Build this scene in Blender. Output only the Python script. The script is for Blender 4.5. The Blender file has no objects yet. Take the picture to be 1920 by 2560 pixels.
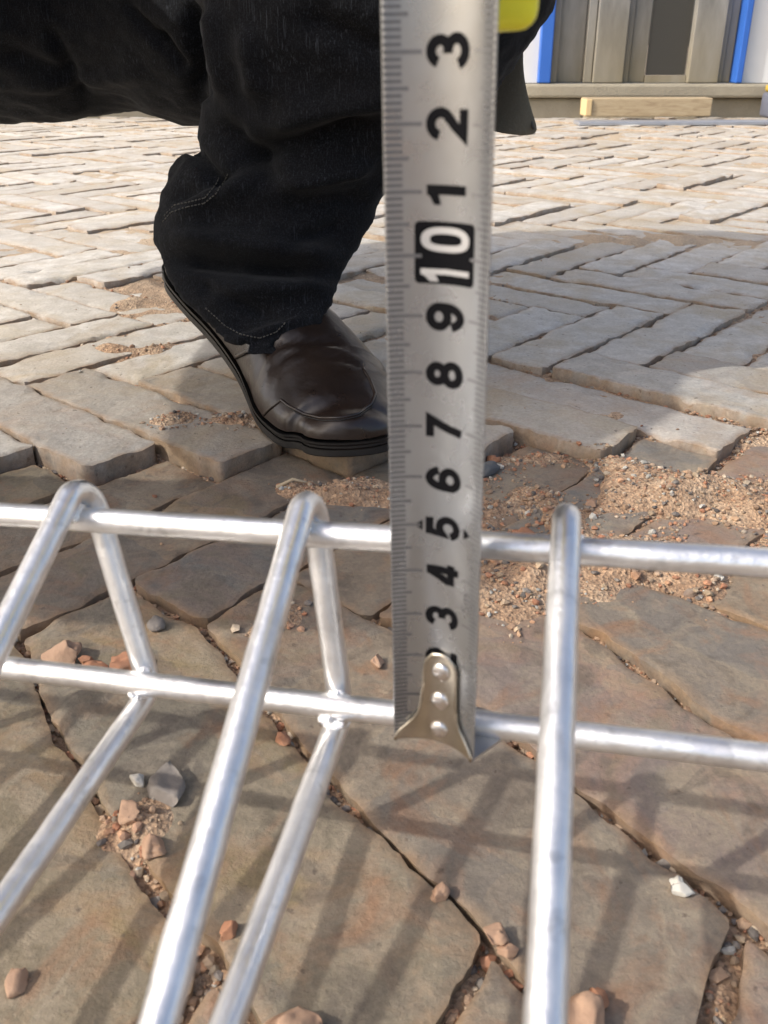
import bpy, bmesh, math, random
from mathutils import Vector, Matrix, noise
from mathutils.bvhtree import BVHTree
R = math.radians
random.seed(7)
scene = bpy.context.scene
col = scene.collection

# ------------------------------------------------------------------ camera, light, exposure
FPX, TH, CH = 2300.0, R(27.07), 0.23
ST, CT = math.sin(TH), math.cos(TH)
CAM = Vector((0, 0, CH))
cd = bpy.data.cameras.new('camera'); cam = bpy.data.objects.new('camera', cd); col.objects.link(cam)
cam.location = CAM; cam.rotation_euler = (R(90) - TH, 0, 0)
cd.sensor_fit = 'VERTICAL'; cd.sensor_height = 36; cd.lens = 36 * FPX / 2560
cd.clip_start = 0.005; cd.clip_end = 500
cd.dof.use_dof = True; cd.dof.focus_distance = 0.55; cd.dof.aperture_fstop = 33
scene.camera = cam

LX, LY = 1.15, 0.42            # ground shift of a shadow per metre of height
sun_el = math.atan2(1, math.hypot(LX, LY))
w = bpy.data.worlds.new('World'); scene.world = w; w.use_nodes = True
nt = w.node_tree; bg = nt.nodes['Background']
sky = nt.nodes.new('ShaderNodeTexSky'); sky.sky_type = 'NISHITA'; sky.sun_disc = False
sky.sun_elevation = sun_el; sky.sun_rotation = math.atan2(-LX, -LY); sky.altitude = 100; sky.dust_density = 5.0
nt.links.new(sky.outputs[0], bg.inputs[0]); bg.inputs[1].default_value = 0.15
sd = bpy.data.lights.new('sun', 'SUN'); sd.energy = 2.0; sd.angle = R(0.6); sd.color = (1, 0.97, 0.92)
so = bpy.data.objects.new('sun', sd); col.objects.link(so)
so.rotation_euler = Vector((LX, LY, -1)).to_track_quat('-Z', 'Y').to_euler(); so.location = (-3, 0, 4)
scene.view_settings.view_transform = 'Standard'; scene.view_settings.look = 'None'
scene.view_settings.gamma = 1; scene.view_settings.exposure = 0.72
scene.render.engine = 'CYCLES'

# ------------------------------------------------------------------ helpers
def cv(x, yu, z):              # camera-space (right, up, depth) vector to world
    return Vector((x, ST * yu + CT * z, CT * yu - ST * z))
def P(px, py, z): return CAM + cv((px - 960) / FPX * z, (1280 - py) / FPX * z, z)
def G(px, py, h=0.0):          # ground point under a photo position
    k = (CH - h) / (ST + CT * (py - 1280) / FPX); return P(px, py, k)
def N(v, s=1.0, o=0): return noise.noise(Vector(v) * s + Vector((o * 7.3, o * 3.1, o * 5.7)))
def FR(v, s=1.0, octv=4, o=0): return noise.fractal(Vector(v) * s + Vector((o * 7.3, o * 3.1, o * 5.7)), 0.9, 2.0, octv)
def smooth(a, b, x):
    t = max(0, min(1, (x - a) / (b - a))); return t * t * (3 - 2 * t)

def tag(o, label=None, cat=None, group=None, kind=None):
    if label: o['label'] = label
    if cat: o['category'] = cat
    if group: o['group'] = group
    if kind: o['kind'] = kind
    return o
def empty(name, loc=(0, 0, 0), **k):
    o = bpy.data.objects.new(name, None); col.objects.link(o); o.location = loc; o.empty_display_size = .02
    return tag(o, **k)
def mk(name, verts, faces, mat, parent=None, shade=True, origin=None):
    me = bpy.data.meshes.new(name)
    if origin is not None: verts = [Vector(v) - Vector(origin) for v in verts]
    me.from_pydata([tuple(v) for v in verts], [], faces); me.validate(); me.update()
    if shade: me.polygons.foreach_set('use_smooth', [True] * len(me.polygons))
    if mat: me.materials.append(mat)
    o = bpy.data.objects.new(name, me); col.objects.link(o)
    if origin is not None: o.location = origin
    if parent:
        o.parent = parent
        pl = Vector(parent.location)
        if parent.parent: pl = pl + Vector(parent.parent.location)
        if parent.get('world_origin') is None:
            o.location = (Vector(origin) if origin is not None else Vector()) - pl
    return o
def wloc(p):
    v = Vector(p.location)
    while p.parent: p = p.parent; v += Vector(p.location)
    return v
def part(name, vf, mat, parent, shade=True):      # vf in world space; origin at parent's base
    b = wloc(parent); me = bpy.data.meshes.new(name)
    me.from_pydata([tuple(Vector(v) - b) for v in vf[0]], [], vf[1]); me.validate(); me.update()
    if shade: me.polygons.foreach_set('use_smooth', [True] * len(me.polygons))
    me.materials.append(mat)
    o = bpy.data.objects.new(name, me); col.objects.link(o); o.parent = parent
    return o

def join(*vfs):
    V, F = [], []
    for v, f in vfs:
        k = len(V); V += list(v); F += [tuple(i + k for i in q) for q in f]
    return V, F
def tube(pts, r, seg=14, cap=True, wob=0.0, o=0):
    pts = [Vector(p) for p in pts]; n = len(pts); V, F = [], []
    rs = r if isinstance(r, (list, tuple)) else [r] * n
    t0 = (pts[1] - pts[0]).normalized()
    up = Vector((0, 0, 1)) if abs(t0.z) < .9 else Vector((1, 0, 0))
    a = t0.cross(up).normalized()
    for i in range(n):
        t = (pts[min(i + 1, n - 1)] - pts[max(i - 1, 0)]).normalized()
        a = (a - t * a.dot(t)).normalized(); b = t.cross(a)
        for k in range(seg):
            g = 2 * math.pi * k / seg; d = a * math.cos(g) + b * math.sin(g)
            rr = rs[i] * (1 + (wob * FR(pts[i] + d * rs[i], 260, 3, o) if wob else 0))
            V.append(pts[i] + d * rr)
    for i in range(n - 1):
        for k in range(seg):
            k2 = (k + 1) % seg; F.append((i * seg + k, i * seg + k2, (i + 1) * seg + k2, (i + 1) * seg + k))
    if cap: F.append(tuple(range(seg - 1, -1, -1))); F.append(tuple((n - 1) * seg + k for k in range(seg)))
    return V, F
def fillet(pts, rad, n=9, step=.006):
    pts = [Vector(p) for p in pts]; out = [pts[0]]
    for i in range(1, len(pts) - 1):
        p = pts[i]; a = (pts[i - 1] - p).normalized(); b = (pts[i + 1] - p).normalized()
        ang = a.angle(b); r = rad[i] if isinstance(rad, (list, tuple)) else rad
        d = r / math.tan(ang / 2); d = min(d, (pts[i - 1] - p).length * .49, (pts[i + 1] - p).length * .49); r = d * math.tan(ang / 2)
        c = p + (a + b).normalized() * (r / math.sin(ang / 2)); s = p + a * d; e = p + b * d
        for k in range(n + 1):
            q = (s - c).lerp(e - c, k / n).normalized() * (s - c).length
            out.append(c + q)
    out.append(pts[-1]); res = [out[0]]
    for q in out[1:]:
        L = (q - res[-1]).length; m = max(1, int(L / step)); a = res[-1].copy()
        for k in range(1, m + 1): res.append(a.lerp(q, k / m))
    return res
def box(lo, hi, bev=0.0, rot=0.0, seg=2):
    bm = bmesh.new(); bmesh.ops.create_cube(bm, size=1); lo = Vector(lo); hi = Vector(hi); c = (lo + hi) / 2; s = hi - lo
    for v in bm.verts: v.co = Vector((v.co.x * s.x, v.co.y * s.y, v.co.z * s.z))
    if bev: bmesh.ops.bevel(bm, geom=bm.edges[:] + bm.verts[:], offset=bev, segments=seg, affect='EDGES', profile=.5)
    M = Matrix.Rotation(rot, 4, 'Z')
    for v in bm.verts: v.co = M @ v.co + c
    bm.verts.index_update()
    r = ([v.co.copy() for v in bm.verts], [tuple(v.index for v in f.verts) for f in bm.faces]); bm.free(); return r
def rock(c, r, sq=(1, 1, 1), o=0, sub=1, rough=.45):
    bm = bmesh.new(); bmesh.ops.create_icosphere(bm, subdivisions=sub, radius=1)
    e = Matrix.Rotation(random.uniform(0, 6.3), 3, 'Z') @ Matrix.Rotation(random.uniform(-.4, .4), 3, 'X')
    for v in bm.verts:
        d = 1 + rough * N(v.co, 1.3, o) + rough * .35 * N(v.co, 3.1, o + 5)
        # facet the stone by a few cutting planes
        p = v.co * d
        v.co = e @ Vector((p.x * sq[0], p.y * sq[1], p.z * sq[2])) * r + Vector(c)
    bm.verts.index_update()
    q = ([v.co.copy() for v in bm.verts], [tuple(v.index for v in f.verts) for f in bm.faces]); bm.free(); return q

# ------------------------------------------------------------------ materials
class M:
    def __init__(s, name, rough=.6, metal=0, color=(.5, .5, .5)):
        s.m = bpy.data.materials.new(name); s.m.use_nodes = True; s.t = s.m.node_tree; s.b = s.t.nodes['Principled BSDF']
        s.b.inputs['Roughness'].default_value = rough; s.b.inputs['Metallic'].default_value = metal
        s.b.inputs['Base Color'].default_value = (*color, 1)
    def n(s, typ, **k):
        q = s.t.nodes.new('ShaderNode' + typ)
        for a, v in k.items():
            if a in q.inputs: q.inputs[a].default_value = v
            else: setattr(q, a, v)
        return q
    def l(s, a, b): s.t.links.new(a, b)
    def co(s, scale=(1, 1, 1), off=None):
        if not hasattr(s, 'tc'): s.tc = s.n('TexCoord')
        mp = s.n('Mapping'); mp.inputs['Scale'].default_value = scale; s.l(s.tc.outputs['Object'], mp.inputs['Vector'])
        if off is not None: s.l(off, mp.inputs['Location'])
        return mp.outputs[0]
    def noise(s, scale, detail=4, vec=None, rough=.55, dist=0):
        q = s.n('TexNoise'); q.inputs['Scale'].default_value = scale; q.inputs['Detail'].default_value = detail
        q.inputs['Roughness'].default_value = rough; q.inputs['Distortion'].default_value = dist
        s.l(vec if vec is not None else s.co(), q.inputs['Vector']); return q.outputs['Fac']
    def ramp(s, fac, stops, interp='LINEAR'):
        q = s.n('ValToRGB'); r = q.color_ramp; r.interpolation = interp
        while len(r.elements) < len(stops): r.elements.new(.5)
        for e, (p, c) in zip(r.elements, stops):
            e.position = p; e.color = (*c, 1) if len(c) == 3 else c
        s.l(fac, q.inputs[0]); return q.outputs[0]
    def mix(s, fac, a, b, mode='MIX'):
        q = s.n('MixRGB', blend_type=mode)
        for i, v in ((0, fac), (1, a), (2, b)):
            if isinstance(v, (int, float)): q.inputs[i].default_value = v
            elif isinstance(v, tuple): q.inputs[i].default_value = (*v, 1)
            else: s.l(v, q.inputs[i])
        return q.outputs[0]
    def math(s, op, a, b=0.0, c=None):
        q = s.n('Math', operation=op)
        for i, v in ((0, a), (1, b)):
            if isinstance(v, (int, float)): q.inputs[i].default_value = v
            else: s.l(v, q.inputs[i])
        return q.outputs[0]
    def attr(s, name):
        q = s.n('Attribute'); q.attribute_name = name; return q
    def color(s, v): s.l(v, s.b.inputs['Base Color']); return s
    def rough(s, v): s.l(v, s.b.inputs['Roughness']); return s
    def bump(s, *hs):
        prev = None
        for h, st, d in hs:
            q = s.n('Bump'); q.inputs['Strength'].default_value = st; q.inputs['Distance'].default_value = d
            s.l(h, q.inputs['Height'])
            if prev: s.l(prev, q.inputs['Normal'])
            prev = q.outputs[0]
        s.l(prev, s.b.inputs['Normal']); return s

# worn bricks
m = M('brick_clay', .78)
at = m.attr('brick'); rn = at.outputs['Color']
sep = m.n('SeparateColor'); m.l(rn, sep.inputs[0])
r1, r2, pale = sep.outputs[0], sep.outputs[1], sep.outputs[2]
cmb = m.n('CombineXYZ'); m.l(m.math('MULTIPLY', r1, 3.7), cmb.inputs[0]); m.l(m.math('MULTIPLY', r2, 5.1), cmb.inputs[1])
v0 = m.co((1, 1, 1), cmb.outputs[0])
big = m.noise(15, 7, v0, .62, .9)
mid = m.noise(46, 8, v0, .66, .5)
fine = m.noise(420, 5, v0, .7)
spk = m.noise(190, 3, v0, .6)
vz = m.n('TexVoronoi', feature='DISTANCE_TO_EDGE'); vz.inputs['Scale'].default_value = 17
wv = m.n('VectorMath', operation='ADD'); nz = m.n('TexNoise'); nz.inputs['Scale'].default_value = 30; nz.inputs['Detail'].default_value = 5; m.l(v0, nz.inputs['Vector'])
ws = m.n('VectorMath', operation='SCALE'); ws.inputs['Scale'].default_value = .03; m.l(nz.outputs['Color'], ws.inputs[0]); m.l(v0, wv.inputs[0]); m.l(ws.outputs[0], wv.inputs[1]); m.l(wv.outputs[0], vz.inputs['Vector'])
crack = m.math('MULTIPLY', m.ramp(vz.outputs['Distance'], [(0, (1, 1, 1)), (.012, (.6, .6, .6)), (.03, (0, 0, 0))]), m.ramp(m.noise(8, 3, v0), [(.5, (0, 0, 0)), (.6, (1, 1, 1))]))
vz2 = m.n('TexVoronoi'); vz2.inputs['Scale'].default_value = 17; m.l(wv.outputs[0], vz2.inputs['Vector'])
c1 = m.ramp(r1, [(0, (.20, .17, .14)), (.2, (.25, .18, .11)), (.4, (.15, .145, .14)), (.6, (.23, .18, .10)), (.8, (.175, .165, .15)), (1, (.28, .18, .14))])
c2 = m.ramp(big, [(.34, (.10, .095, .088)), (.42, (.19, .175, .155)), (.50, (.16, .15, .13)), (.56, (.27, .18, .13)), (.63, (.22, .165, .08))])
cc = m.mix(.42, c1, c2)
cc = m.mix(m.ramp(mid, [(.46, (0, 0, 0)), (.62, (.75, .75, .75))]), cc, (.265, .225, .17))
cc = m.mix(m.ramp(m.noise(33, 6, v0, .62, 1.2), [(.54, (0, 0, 0)), (.63, (.6, .6, .6))]), cc, (.12, .10, .08))
cc = m.mix(m.ramp(m.noise(21, 5, v0, .6, 1.0), [(.55, (0, 0, 0)), (.68, (.65, .65, .65))]), cc, (.25, .135, .075))
sv_ = m.n('SeparateColor'); m.l(vz2.outputs['Color'], sv_.inputs[0])
cc = m.mix(.5, cc, m.ramp(sv_.outputs[0], [(0, (.36, .36, .37)), (.35, (.47, .46, .45)), (.6, (.56, .52, .46)), (1, (.66, .58, .48))]), 'OVERLAY')
cc = m.mix(m.math('MULTIPLY', crack, .55), cc, (.30, .25, .18))
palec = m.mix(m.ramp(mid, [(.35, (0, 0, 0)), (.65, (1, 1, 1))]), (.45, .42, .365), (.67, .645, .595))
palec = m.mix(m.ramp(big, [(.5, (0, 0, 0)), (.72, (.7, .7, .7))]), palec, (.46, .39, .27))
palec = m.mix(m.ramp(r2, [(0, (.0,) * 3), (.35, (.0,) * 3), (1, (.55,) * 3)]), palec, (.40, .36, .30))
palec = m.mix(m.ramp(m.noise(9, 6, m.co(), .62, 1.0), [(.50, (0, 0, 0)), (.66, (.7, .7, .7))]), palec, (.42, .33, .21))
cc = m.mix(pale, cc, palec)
cc = m.mix(m.ramp(spk, [(.66, (0, 0, 0)), (.72, (.7, .7, .7))]), cc, (.09, .065, .05))
edge = m.attr('edge').outputs['Fac']
dirt = m.math('MULTIPLY', m.math('SUBTRACT', 1.0, edge), m.ramp(m.noise(70, 5), [(.3, (.1, .1, .1)), (.62, (1, 1, 1))]))
cc = m.mix(m.math('MULTIPLY', dirt, .75), cc, (.30, .19, .105))
cc = m.mix(.35, cc, m.ramp(fine, [(.3, (.25, .25, .25)), (.7, (.75, .75, .75))]), 'OVERLAY')
cc = m.mix(1.0, cc, (.93, .93, .93), 'MULTIPLY')
m.color(cc).rough(m.ramp(mid, [(.3, (.48,) * 3), (.7, (.75,) * 3)]))
m.bump((mid, .28, .0016), (m.noise(160, 6, v0, .7), .8, .0011), (fine, .6, .0005))
MB = m.m

m = M('sandy_soil', .95)
a = m.noise(30, 6, None, .6); f = m.noise(620, 4, None, .7); g = m.noise(190, 5, None, .65)
c = m.ramp(a, [(.32, (.31, .20, .125)), (.5, (.41, .275, .175)), (.68, (.47, .35, .24))])
vo = m.n('TexVoronoi'); vo.inputs['Scale'].default_value = 520; m.l(m.co(), vo.inputs['Vector'])
c = m.mix(.5, c, m.ramp(vo.outputs['Color'], [(.2, (.25, .22, .2)), (.55, (.5, .5, .5)), (.95, (.88, .85, .8))]), 'OVERLAY')
c = m.mix(m.ramp(g, [(.35, (.6,) * 3), (.5, (0, 0, 0))]), c, (.17, .105, .065))
farf = m.n('SeparateXYZ'); m.l(m.tc.outputs['Object'], farf.inputs[0])
mr = m.n('MapRange'); m.l(farf.outputs[1], mr.inputs[0]); mr.inputs[1].default_value = .75; mr.inputs[2].default_value = 1.4
c = m.mix(m.math('MULTIPLY', mr.outputs[0], .75), c, (.46, .385, .28))
m.color(c).bump((g, .8, .003), (vo.outputs['Distance'], .8, .0012), (f, .6, .0007))
MS = m.m

def stone_mat(name, c0, c1_, sc=60):
    m = M(name, .85); n_ = m.noise(sc, 5); at = m.attr('tint')
    c = m.ramp(n_, [(.3, c0), (.7, c1_)])
    m.color(c).bump((m.noise(sc * 5, 5), .6, .0008)); return m.m
m = M('gravel_grains', .88); at = m.attr('tint').outputs['Color']
m.color(m.mix(.3, at, m.ramp(m.noise(300, 3), [(.3, (.2, .2, .2)), (.7, (.8, .8, .8))]), 'OVERLAY')).bump((m.noise(900, 3), .5, .0004))
MG = m.m
MRed = stone_mat('broken_brick', (.27, .115, .06), (.38, .20, .115))
MPink = stone_mat('pinkish_stone', (.30, .18, .115), (.43, .285, .19))
MGrey = stone_mat('grey_pebble', (.13, .115, .10), (.24, .21, .185))
MWhite = stone_mat('pale_stone', (.45, .42, .36), (.68, .65, .58))
MDarkS = stone_mat('dark_pebble', (.07, .075, .08), (.13, .135, .14))

m = M('galvanised_steel', .3, .9)
n1 = m.noise(120, 5, None, .6, .5); n2 = m.noise(900, 4); n3 = m.noise(45, 3)
m.color(m.mix(m.ramp(m.noise(260, 4), [(.60, (0, 0, 0)), (.70, (.5, .5, .5))]), m.ramp(n1, [(.3, (.66, .66, .66)), (.7, (.86, .855, .845))]), (.42, .42, .41)))
m.rough(m.ramp(n3, [(.3, (.28,) * 3), (.7, (.46,) * 3)])).bump((n1, .25, .0010), (m.noise(420, 4), .3, .0005), (n2, .15, .0002))
MZ = m.m
m = M('weld_bead', .22, 1.0, (.85, .85, .85)); m.bump((m.noise(700, 4), 1, .0012)); MW = m.m

m = M('satin_blade', .38, 1.0)
sx = m.noise(60, 3, m.co((1, 1, .2)))
m.color(m.ramp(sx, [(.3, (.35, .36, .37)), (.7, (.41, .42, .43))])).rough(m.ramp(m.noise(200, 3), [(.3, (.25,) * 3), (.7, (.32,) * 3)])).bump((m.noise(500, 3, m.co((1, 1, .15))), .03, .0001))
m.b.inputs['Metallic'].default_value = .9
MT = m.m
m = M('black_ink', .8, 0, (.003, .003, .004)); m.b.inputs['Specular IOR Level'].default_value = .1; MInk = m.m
MInkG = M('grey_ink', .4, .5, (.14, .14, .145)).m
MInkL = M('light_ink', .4, .8, (.26, .26, .265)).m
MPrW = M('bare_blade_digits', .4, .6, (.48, .48, .48)).m
m = M('brass_hook', .26, 1.0); m.color(m.ramp(m.noise(150, 3), [(.3, (.42, .38, .31)), (.7, (.54, .49, .41))])).bump((m.noise(600, 3), .1, .0002)); MH = m.m
MRiv = M('nickel_rivet', .25, 1.0, (.72, .69, .66)).m
m = M('grey_lip', .35, .8, (.42, .42, .42)); MLip = m.m
m = M('yellow_plastic', .35, 0, (.86, .80, .03)); m.bump((m.noise(800, 2), .15, .0002)); MY = m.m
MRub = M('black_rubber', .6, 0, (.015, .015, .016)).m

def denim(name, base, hi, sc=1.0):
    m = M(name, .92)
    th = m.noise(760, 2, m.co((1, 1, .05)), .7)       # slubby warp threads
    tw = m.noise(1100 * sc, 2, m.co((1, .6, .8)), .6); wd = m.noise(60, 3, m.co((1, .6, .25)), .6)
    bl = m.noise(14, 4, None, .6)
    k = m.math('MULTIPLY', m.ramp(th, [(.56, (0, 0, 0)), (.74, (1, 1, 1))]), m.ramp(bl, [(.35, (.15,) * 3), (.62, (1,) * 3)]))
    c = m.mix(k, base, hi)
    c = m.mix(m.math('MULTIPLY', m.ramp(tw, [(.45, (0, 0, 0)), (.7, (1, 1, 1))]), .30), c, hi)
    m.color(c).bump((tw, .5, .0005), (th, .25, .0004), (wd, .25, .0012))
    m.b.inputs['Specular IOR Level'].default_value = .12
    m.b.inputs['Sheen Weight'].default_value = .04
    return m.m
MD = denim('black_denim', (.0052, .0055, .0063), (.036, .039, .045))
MStitch = M('jeans_thread', .8, 0, (.085, .08, .068)).m
m = M('brown_leather', .33); lv = m.noise(35, 5, None, .6)
m.color(m.ramp(lv, [(.3, (.013, .008, .006)), (.7, (.026, .016, .011))])).rough(m.ramp(m.noise(60, 5), [(.3, (.26,) * 3), (.7, (.42,) * 3)]))
vo = m.n('TexVoronoi'); vo.inputs['Scale'].default_value = 900; m.l(m.co(), vo.inputs['Vector'])
m.bump((m.noise(32, 4, None, .55), .5, .003), (m.noise(1400, 2), .12, .0002)); m.b.inputs['Coat Weight'].default_value = .12; m.b.inputs['Coat Roughness'].default_value = .25
ML = m.m
MLT = M('tan_leather_side', .5, 0, (.10, .06, .03)).m
m = M('shoe_sole', .55, 0, (.012, .011, .010)); m.bump((m.noise(300, 4), .4, .0006)); MSo = m.m
m = M('skin', .5, 0, (.42, .24, .16)); m.b.inputs['Subsurface Weight'].default_value = .05; m.bump((m.noise(500, 4), .2, .0003)); MSk = m.m
MJ = denim('olive_canvas', (.15, .128, .088), (.22, .19, .135), .8)
MHair = M('black_hair', .5, 0, (.01, .009, .008)).m

# ------------------------------------------------------------------ ground: bricks in herringbone on sandy soil
PW = 0.0565; NB = 4                       # brick pitch; herringbone of 4:1 bricks
u0 = G(1397, 916); u1 = G(1691, 780)
ang = math.atan2(u1.y - u0.y, u1.x - u0.x)
EU = Vector((math.cos(ang), math.sin(ang))); EV = Vector((-EU.y, EU.x))
# anchor: family-U brick whose right-hand start corner sits at photo (1608,920)
ca = G(1608, 920); ORG = Vector((ca.x, ca.y))
WY0, WK, WS = .365, 1.5, 0.0     # the nearest courses were relaid a little stretched and shifted
def warp(x, y):
    if y >= WY0: return x, y
    t = WY0 - y; return x + WS * smooth(0, .10, t), WY0 - t * (1 + (WK - 1) * smooth(0, .05, t))
def unwarp(x, y):
    if y >= WY0: return x, y
    t = (WY0 - y) / WK
    for _ in range(12): t = (WY0 - y) / (1 + (WK - 1) * smooth(0, .05, t))
    return x - WS * smooth(0, .10, t), WY0 - t
def to_uv(x, y):
    x, y = unwarp(x, y); d = Vector((x, y)) - ORG; return d.dot(EU) / PW, d.dot(EV) / PW
def from_uv(u, v):
    q = ORG + EU * (u * PW) + EV * (v * PW); return q.x, q.y
_yp = unwarp(0, .238)[1]; _c, _s = math.cos(ang), math.sin(ang)
_k = round((( -.0095 - ORG.x) * _c + (_yp - ORG.y) * _s) / PW); WS = -.0095 - (ORG.x + (_k * PW - (_yp - ORG.y) * _s) / _c)
if WS > .044: WS -= PW / _c
if WS < -.044: WS += PW / _c
print('shift', WS)
def brick_at(x, y):
    u, v = to_uv(x, y); i, j = math.floor(u), math.floor(v); d = (i + j) % (2 * NB)
    if d < NB: return ('U', i - d, j, u - (i - d), v - j)
    jl = j - (d - NB)
    return ('V', i, jl, v - jl, u - i)
def sink(y, x=0):                     # near bricks have settled by about a centimetre
    return -0.011 * (1 - smooth(.535, .60, y + .05 * N((x * 3, y, 2.2))))
MOUNDS = [(1440, 1130, .075, .028, .0058), (1740, 1390, .07, .030, .0062), (1420, 1350, .045, .035, .0070), (1260, 1430, .035, .045, .009), (1700, 1200, .05, .02, .007), (850, 1168, .04, .010, .003),
          (540, 1040, .05, .025, .0065), (330, 1960, .03, .02, .006), (760, 1190, .05, .014, .0045), (960, 1200, .05, .014, .0055),
          (1330, 1230, .06, .03, .007), (700, 1520, .025, .03, .006), (270, 760, .05, .03, .0025), (330, 870, .06, .02, .003),
          (1850, 1230, .08, .05, .009), (1600, 600, .14, .05, .004), (10, 2420, .010, .02, .004)]
MG_ = [(G(a, b).x, G(a, b).y, rx, ry, h) for a, b, rx, ry, h in MOUNDS]
def soil_z(x, y):
    z = -0.0058 + .0022 * smooth(.62, 1.2, y) + .0042 * smooth(.6, .8, y) * N((x, y, 4), 7) + sink(y, x) + .0022 * FR((x, y, 0), 22, 4) + .0012 * N((x, y, 0), 90)
    if y < 1.7:
        for mx, my, rx, ry, h in MG_:
            q = ((x - mx) / rx) ** 2 + ((y - my) / ry) ** 2
            if q < 5: z += (h + .009 * N((x, y, 1), 30)) * math.exp(-q * 1.1) * 1.15
    return z

brick_set = {}
def add_brick(kind, a, b):
    key = (kind, a, b)
    if key in brick_set: return
    if kind == 'U': cu, cvv = a + NB / 2, b + .5
    else: cu, cvv = a + .5, b + NB / 2
    x, y = from_uv(cu, cvv); brick_set[key] = (x, y)
xr = [(-.62, .75), (.02, 1.15)]
xx = -4.6
stepx = PW * .45
gx = -4.2
while gx < 5.4:
    gy = -1.0
    while gy < 3.6:
        k = brick_at(gx, gy); add_brick(k[0], k[1], k[2]); gy += stepx
    gx += stepx
V, F, C, ED = [], [], [], []
rnd = random.Random(11)
for (kind, a, b), (cx, cy) in sorted(brick_set.items()):
    dist = math.hypot(cx, cy); hsh = rnd.random(); h2 = rnd.random()
    jw = rnd.uniform(.0022, .0050) if cy < .7 else rnd.uniform(.002, .0048)
    L = NB * PW - jw - rnd.uniform(0, .004); W = PW - jw
    if cy < .75 and abs(cx) < .7: nl, nw = 84, 20
    elif cy < 1.25 and abs(cx) < .9: nl, nw = 40, 10
    elif abs(cx) < 1.6 and cy > 0: nl, nw = 16, 6
    else: nl, nw = 6, 4
    d1 = EU if kind == 'U' else EV; d2 = EV if kind == 'U' else -EU
    rot = rnd.gauss(0, .012); c_, s_ = math.cos(rot), math.sin(rot)
    e1 = d1 * c_ + d2 * s_; e2 = d2 * c_ - d1 * s_
    zc = rnd.gauss(0, .0013 if cy < .62 else .0020) + sink(cy, cx); tx, ty = rnd.gauss(0, .006), rnd.gauss(0, .018)
    near = cy < .62
    rr = rnd.uniform(.002, .0045) if near else rnd.uniform(.002, .006)
    er = rnd.uniform(.0008, .0018) if near else rnd.uniform(.0012, .003)
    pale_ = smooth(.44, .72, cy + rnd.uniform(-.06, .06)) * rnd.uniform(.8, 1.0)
    base = len(V); seed = rnd.randint(0, 900)
    idx = {}
    def pt(i, j):
        x = (i / nl * 2 - 1); y = (j / nw * 2 - 1)
        # concentrate samples near the rim
        y = math.copysign(abs(y) ** .8, y); X = x * L / 2; Y = y * W / 2
        ax, ay = (abs(X) - (L / 2 - rr)) / rr, (abs(Y) - (W / 2 - rr)) / rr
        if ax > 0 and ay > 0:
            mm, nn = max(ax, ay), math.hypot(ax, ay); X = math.copysign(L / 2 - rr + ax * mm / nn * rr, X); Y = math.copysign(W / 2 - rr + ay * mm / nn * rr, Y)
        de = min(L / 2 - abs(X), W / 2 - abs(Y))
        wob = max(0, 1 - de / .02)
        amp = .0026 if near else .0034
        X += wob * amp * FR((X, Y, seed), 46, 5, 1); Y += wob * amp * FR((X, Y, seed), 46, 5, 2)
        dz = -er * .55 * max(0, 1 - de / er) ** 2 * (1 + .8 * N((X, Y, seed), 90, 3))
        chip = max(0, FR((X, Y, seed), 26, 3, 4) - .25) * max(0, 1 - de / .014) * (.006 if near else .009)
        z = zc + X * tx + Y * ty + (.0011 if near else .0009) * FR((X, Y, seed), 17, 5, 5) + .00035 * FR((X, Y, seed), 140, 3, 6) + dz - chip
        q = e1 * X + e2 * Y
        wx_, wy_ = warp(cx + q.x, cy + q.y); return Vector((wx_, wy_, z)), min(1, de / .0035)
    for j in range(nw + 1):
        for i in range(nl + 1):
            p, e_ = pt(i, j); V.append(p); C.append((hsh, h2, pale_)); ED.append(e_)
    for j in range(nw):
        for i in range(nl):
            q = base + j * (nl + 1) + i; F.append((q, q + 1, q + nl + 2, q + nl + 1))
    ring = [i for i in range(nl + 1)] + [j * (nl + 1) + nl for j in range(1, nw + 1)] + [nw * (nl + 1) + i for i in range(nl - 1, -1, -1)] + [j * (nl + 1) for j in range(nw - 1, 0, -1)]
    prev = [base + r_ for r_ in ring]
    for lv_ in ((.3, .007), (.0, .020)):
        st = len(V)
        for r_ in ring:
            p = V[base + r_]; V.append(Vector((p.x + .0012 * N(p, 120, seed), p.y + .0012 * N(p, 120, seed + 1), p.z - lv_[1] * (1 + .2 * N(p, 80)))))
            C.append((hsh, h2, pale_ * .3)); ED.append(.35 if lv_[0] else 0)
        n_ = len(ring)
        for k in range(n_):
            k2 = (k + 1) % n_; F.append((prev[k], st + k, st + k2, prev[k2]))
        prev = [st + k for k in range(n_)]
paving = mk('brick_paving', V, F, MB); tag(paving, kind='structure')
paving.data.set_sharp_from_angle(angle=R(38))
ca_ = paving.data.color_attributes.new('brick', 'FLOAT_COLOR', 'POINT')
ca_.data.foreach_set('color', [q for c in C for q in (*c, 1)])
ea = paving.data.attributes.new('edge', 'FLOAT', 'POINT'); ea.data.foreach_set('value', ED)

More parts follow.
